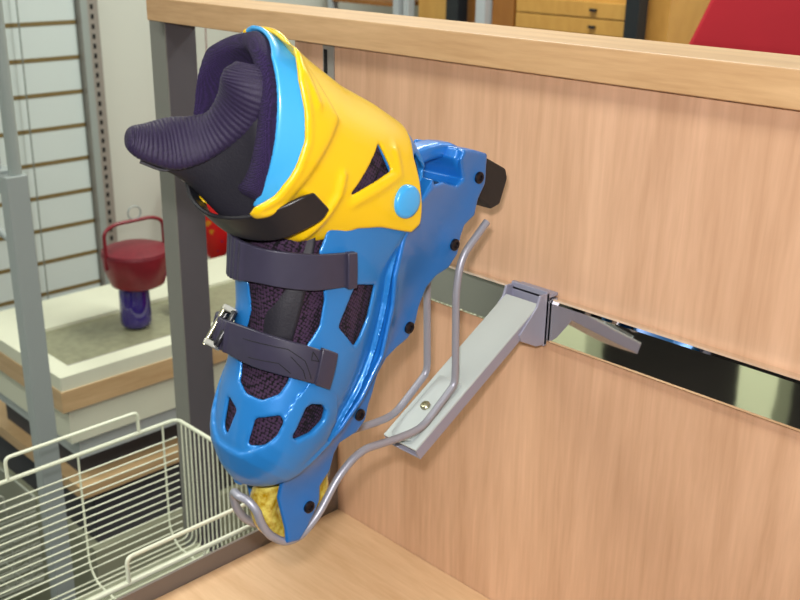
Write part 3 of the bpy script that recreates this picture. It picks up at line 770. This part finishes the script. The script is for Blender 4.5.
tag(lathe('glass_stand', [(.0005, -.141), (.030, -.141), (.034, -.136), (.033, -.060), (.0005, -.052)], M['violet'], center=(-1.345, .46, .0)), 'second violet vessel on the tray, half hidden by the steel post', 'vessel')
orn = empty('red_ornament', (-1.93, .95, -.05)); tag(orn, 'red hanging ornament with blue pattern against the white wall, right of the steel post', 'ornament')
lathe('pouch', [(.0005, -.265), (.02, -.262), (.045, -.225), (.066, -.17), (.076, -.10), (.072, -.03), (.05, .02), (.0005, .03)], M['red_print'], orn, center=(-1.93, .94, 0))
lathe('tassel', [(.0005, -.46), (.018, -.46), (.014, -.34), (.008, -.2655), (.0005, -.265)], M['band'], orn, center=(-1.93, .925, 0))
tube('string', [(-1.93, .94, .03), (-1.93, .94, .9)], .0015, M['red'], orn, seg=5)

# ------------------------------------------------------------------ furniture behind the panel
def thing_box(name, label, cat, *a, m='cab', **k): return tag(box(name, *a, M[m], **k), label, cat)
c1 = empty('wood_cabinet', (-1.57, 1.6, -1.0)); tag(c1, 'yellow brown wooden cabinet left of the black post behind the cap board', 'cabinet')
box('cabinet_body', -1.655, -1.490, 1.52, 1.98, -1.0, 1.0, M['cab'], c1)
thing_box('black_upright', 'black upright post between the brown cabinets behind the cap board', 'post', -1.487, -1.441, 1.46, 1.50, -1.0, 1.1, m='black_post')
thing_box('brown_panel', 'narrow brown wooden panel between the black and the pale posts', 'panel', -1.488, -1.358, 1.53, 1.57, -1.0, 1.1, m='cab_dark')
thing_box('pale_upright', 'slim pale metal post right of the narrow brown wooden panel', 'post', -1.392, -1.358, 1.48, 1.512, -1.0, 1.1, m='pale_post')
c2 = empty('drawer_cabinet', (-1.1, 1.7, -1.0)); tag(c2, 'yellow brown wooden cabinet with drawers and two small dark pulls', 'cabinet')
box('cabinet_body', -1.355, -.80, 1.52, 1.98, -1.0, 1.0, M['cab'], c2)
box('side_door', -1.352, -1.275, 1.505, 1.519, -1.0, .99, M['cab_dark'], c2)
for k in range(5):
    z = .527-.042*(k)+.0
    dr = box('drawer', -1.268, -.895, 1.506, 1.519, z-.040, z-.0015, M['cab'], c2, bevel=.001)
    box('pull', -1.022, -1.003, 1.498, 1.506, z-.024, z-.0175, M['black_post'], dr)
thing_box('black_upright', 'dark upright post right of the drawer cabinet, left of the red cloth', 'post', -.888, -.850, 1.46, 1.50, -1.0, 1.1, m='black_post')
bm = bmesh.new()
vs = []
for z, xl, xr, yf, yb in ((-1.0, -.76, .1, 1.10, 1.42), (.25, -.62, .06, 1.10, 1.42), (.50, -.507, .04, 1.11, 1.41), (.60, -.47, .03, 1.12, 1.41), (.66, -.46, .02, 1.14, 1.4)):
    vs.append([bm.verts.new(p) for p in ((xl, yf, z), (xl*.5+xr*.5, yf-.01, z), (xr, yf, z), (xr, yb, z), (xl, yb, z))])
for a_, b_ in zip(vs, vs[1:]):
    for k in range(5): bm.faces.new((a_[k], a_[(k+1) % 5], b_[(k+1) % 5], b_[k]))
bm.faces.new(vs[0]); bm.faces.new(vs[-1])
tag(from_bm('cloth_covered_stand', bm, M['red_cloth'], smooth=False, bevel=.012), 'tall stand covered with a bright red cloth at the top right', 'stand')
cs = empty('metal_shelving', (-1.9, 1.55, -1.0)); tag(cs, 'pale metal shelving with a thin brown shelf behind the left part of the cap board', 'shelving')
for x in (-2.05, -1.745, -1.70): box('shelf_post', x, x+.022, 1.50, 1.525, -1.0, 1.1, M['pale_post'], cs)
box('shelf', -2.03, -1.75, 1.50, 1.70, .468, .480, M['cab_dark'], cs)
box('shelf', -2.03, -1.75, 1.50, 1.70, .05, .062, M['cab_dark'], cs)

# ------------------------------------------------------------------ room shell
struct(box('wall_left', -2.2, -2.112, -3.2, 2.5, -1.0, 1.9, M['wall']))
struct(box('wall_back', -2.112, 3.0, 2.0, 2.1, -1.0, 1.9, M['wall']))
struct(box('wall_right', 3.0, 3.1, -3.2, 2.1, -1.0, 1.9, M['wall']))
struct(box('wall_front', -2.112, 3.0, -3.3, -3.2, -1.0, 1.9, M['back']))
struct(box('floor', -2.2, 3.1, -3.3, 2.1, -1.1, -1.0, M['floor']))
struct(box('ceiling', -2.2, 3.1, -3.3, 2.1, 1.9, 2.0, M['ceiling']))
# unseen props, added only to put pale patches in the chrome rail
thing_box('reflection_prop', 'added pale green reflection pillar across the aisle behind the camera', 'prop', -.565, -.455, -1.80, -1.70, -1.0, .2, m='pale_green')
thing_box('reflection_prop', 'added pale green reflection pillar across the aisle, further left', 'prop', -1.26, -1.10, -1.86, -1.76, -1.0, .2, m='pale_green')

# origins: put every untransformed top-level mesh's origin at the middle of its base; children follow their Empty
bpy.context.view_layer.update()
for o in list(COL.objects):
    if o.parent is None and o.type == 'MESH' and o.location.length < 1e-9:
        cs_ = [v.co for v in o.data.vertices]
        c = Vector(((min(v.x for v in cs_)+max(v.x for v in cs_))/2, (min(v.y for v in cs_)+max(v.y for v in cs_))/2, min(v.z for v in cs_)))
        o.data.transform(Matrix.Translation(-c)); o.location = c
        for ch_ in o.children: ch_.matrix_parent_inverse = Matrix.Translation(-c)
for e in (holder, post, rk, sw, cc, tt, bk_, orn, c1, c2, cs):
    for ch_ in e.children: ch_.matrix_parent_inverse = Matrix.Translation(-Vector(e.location))
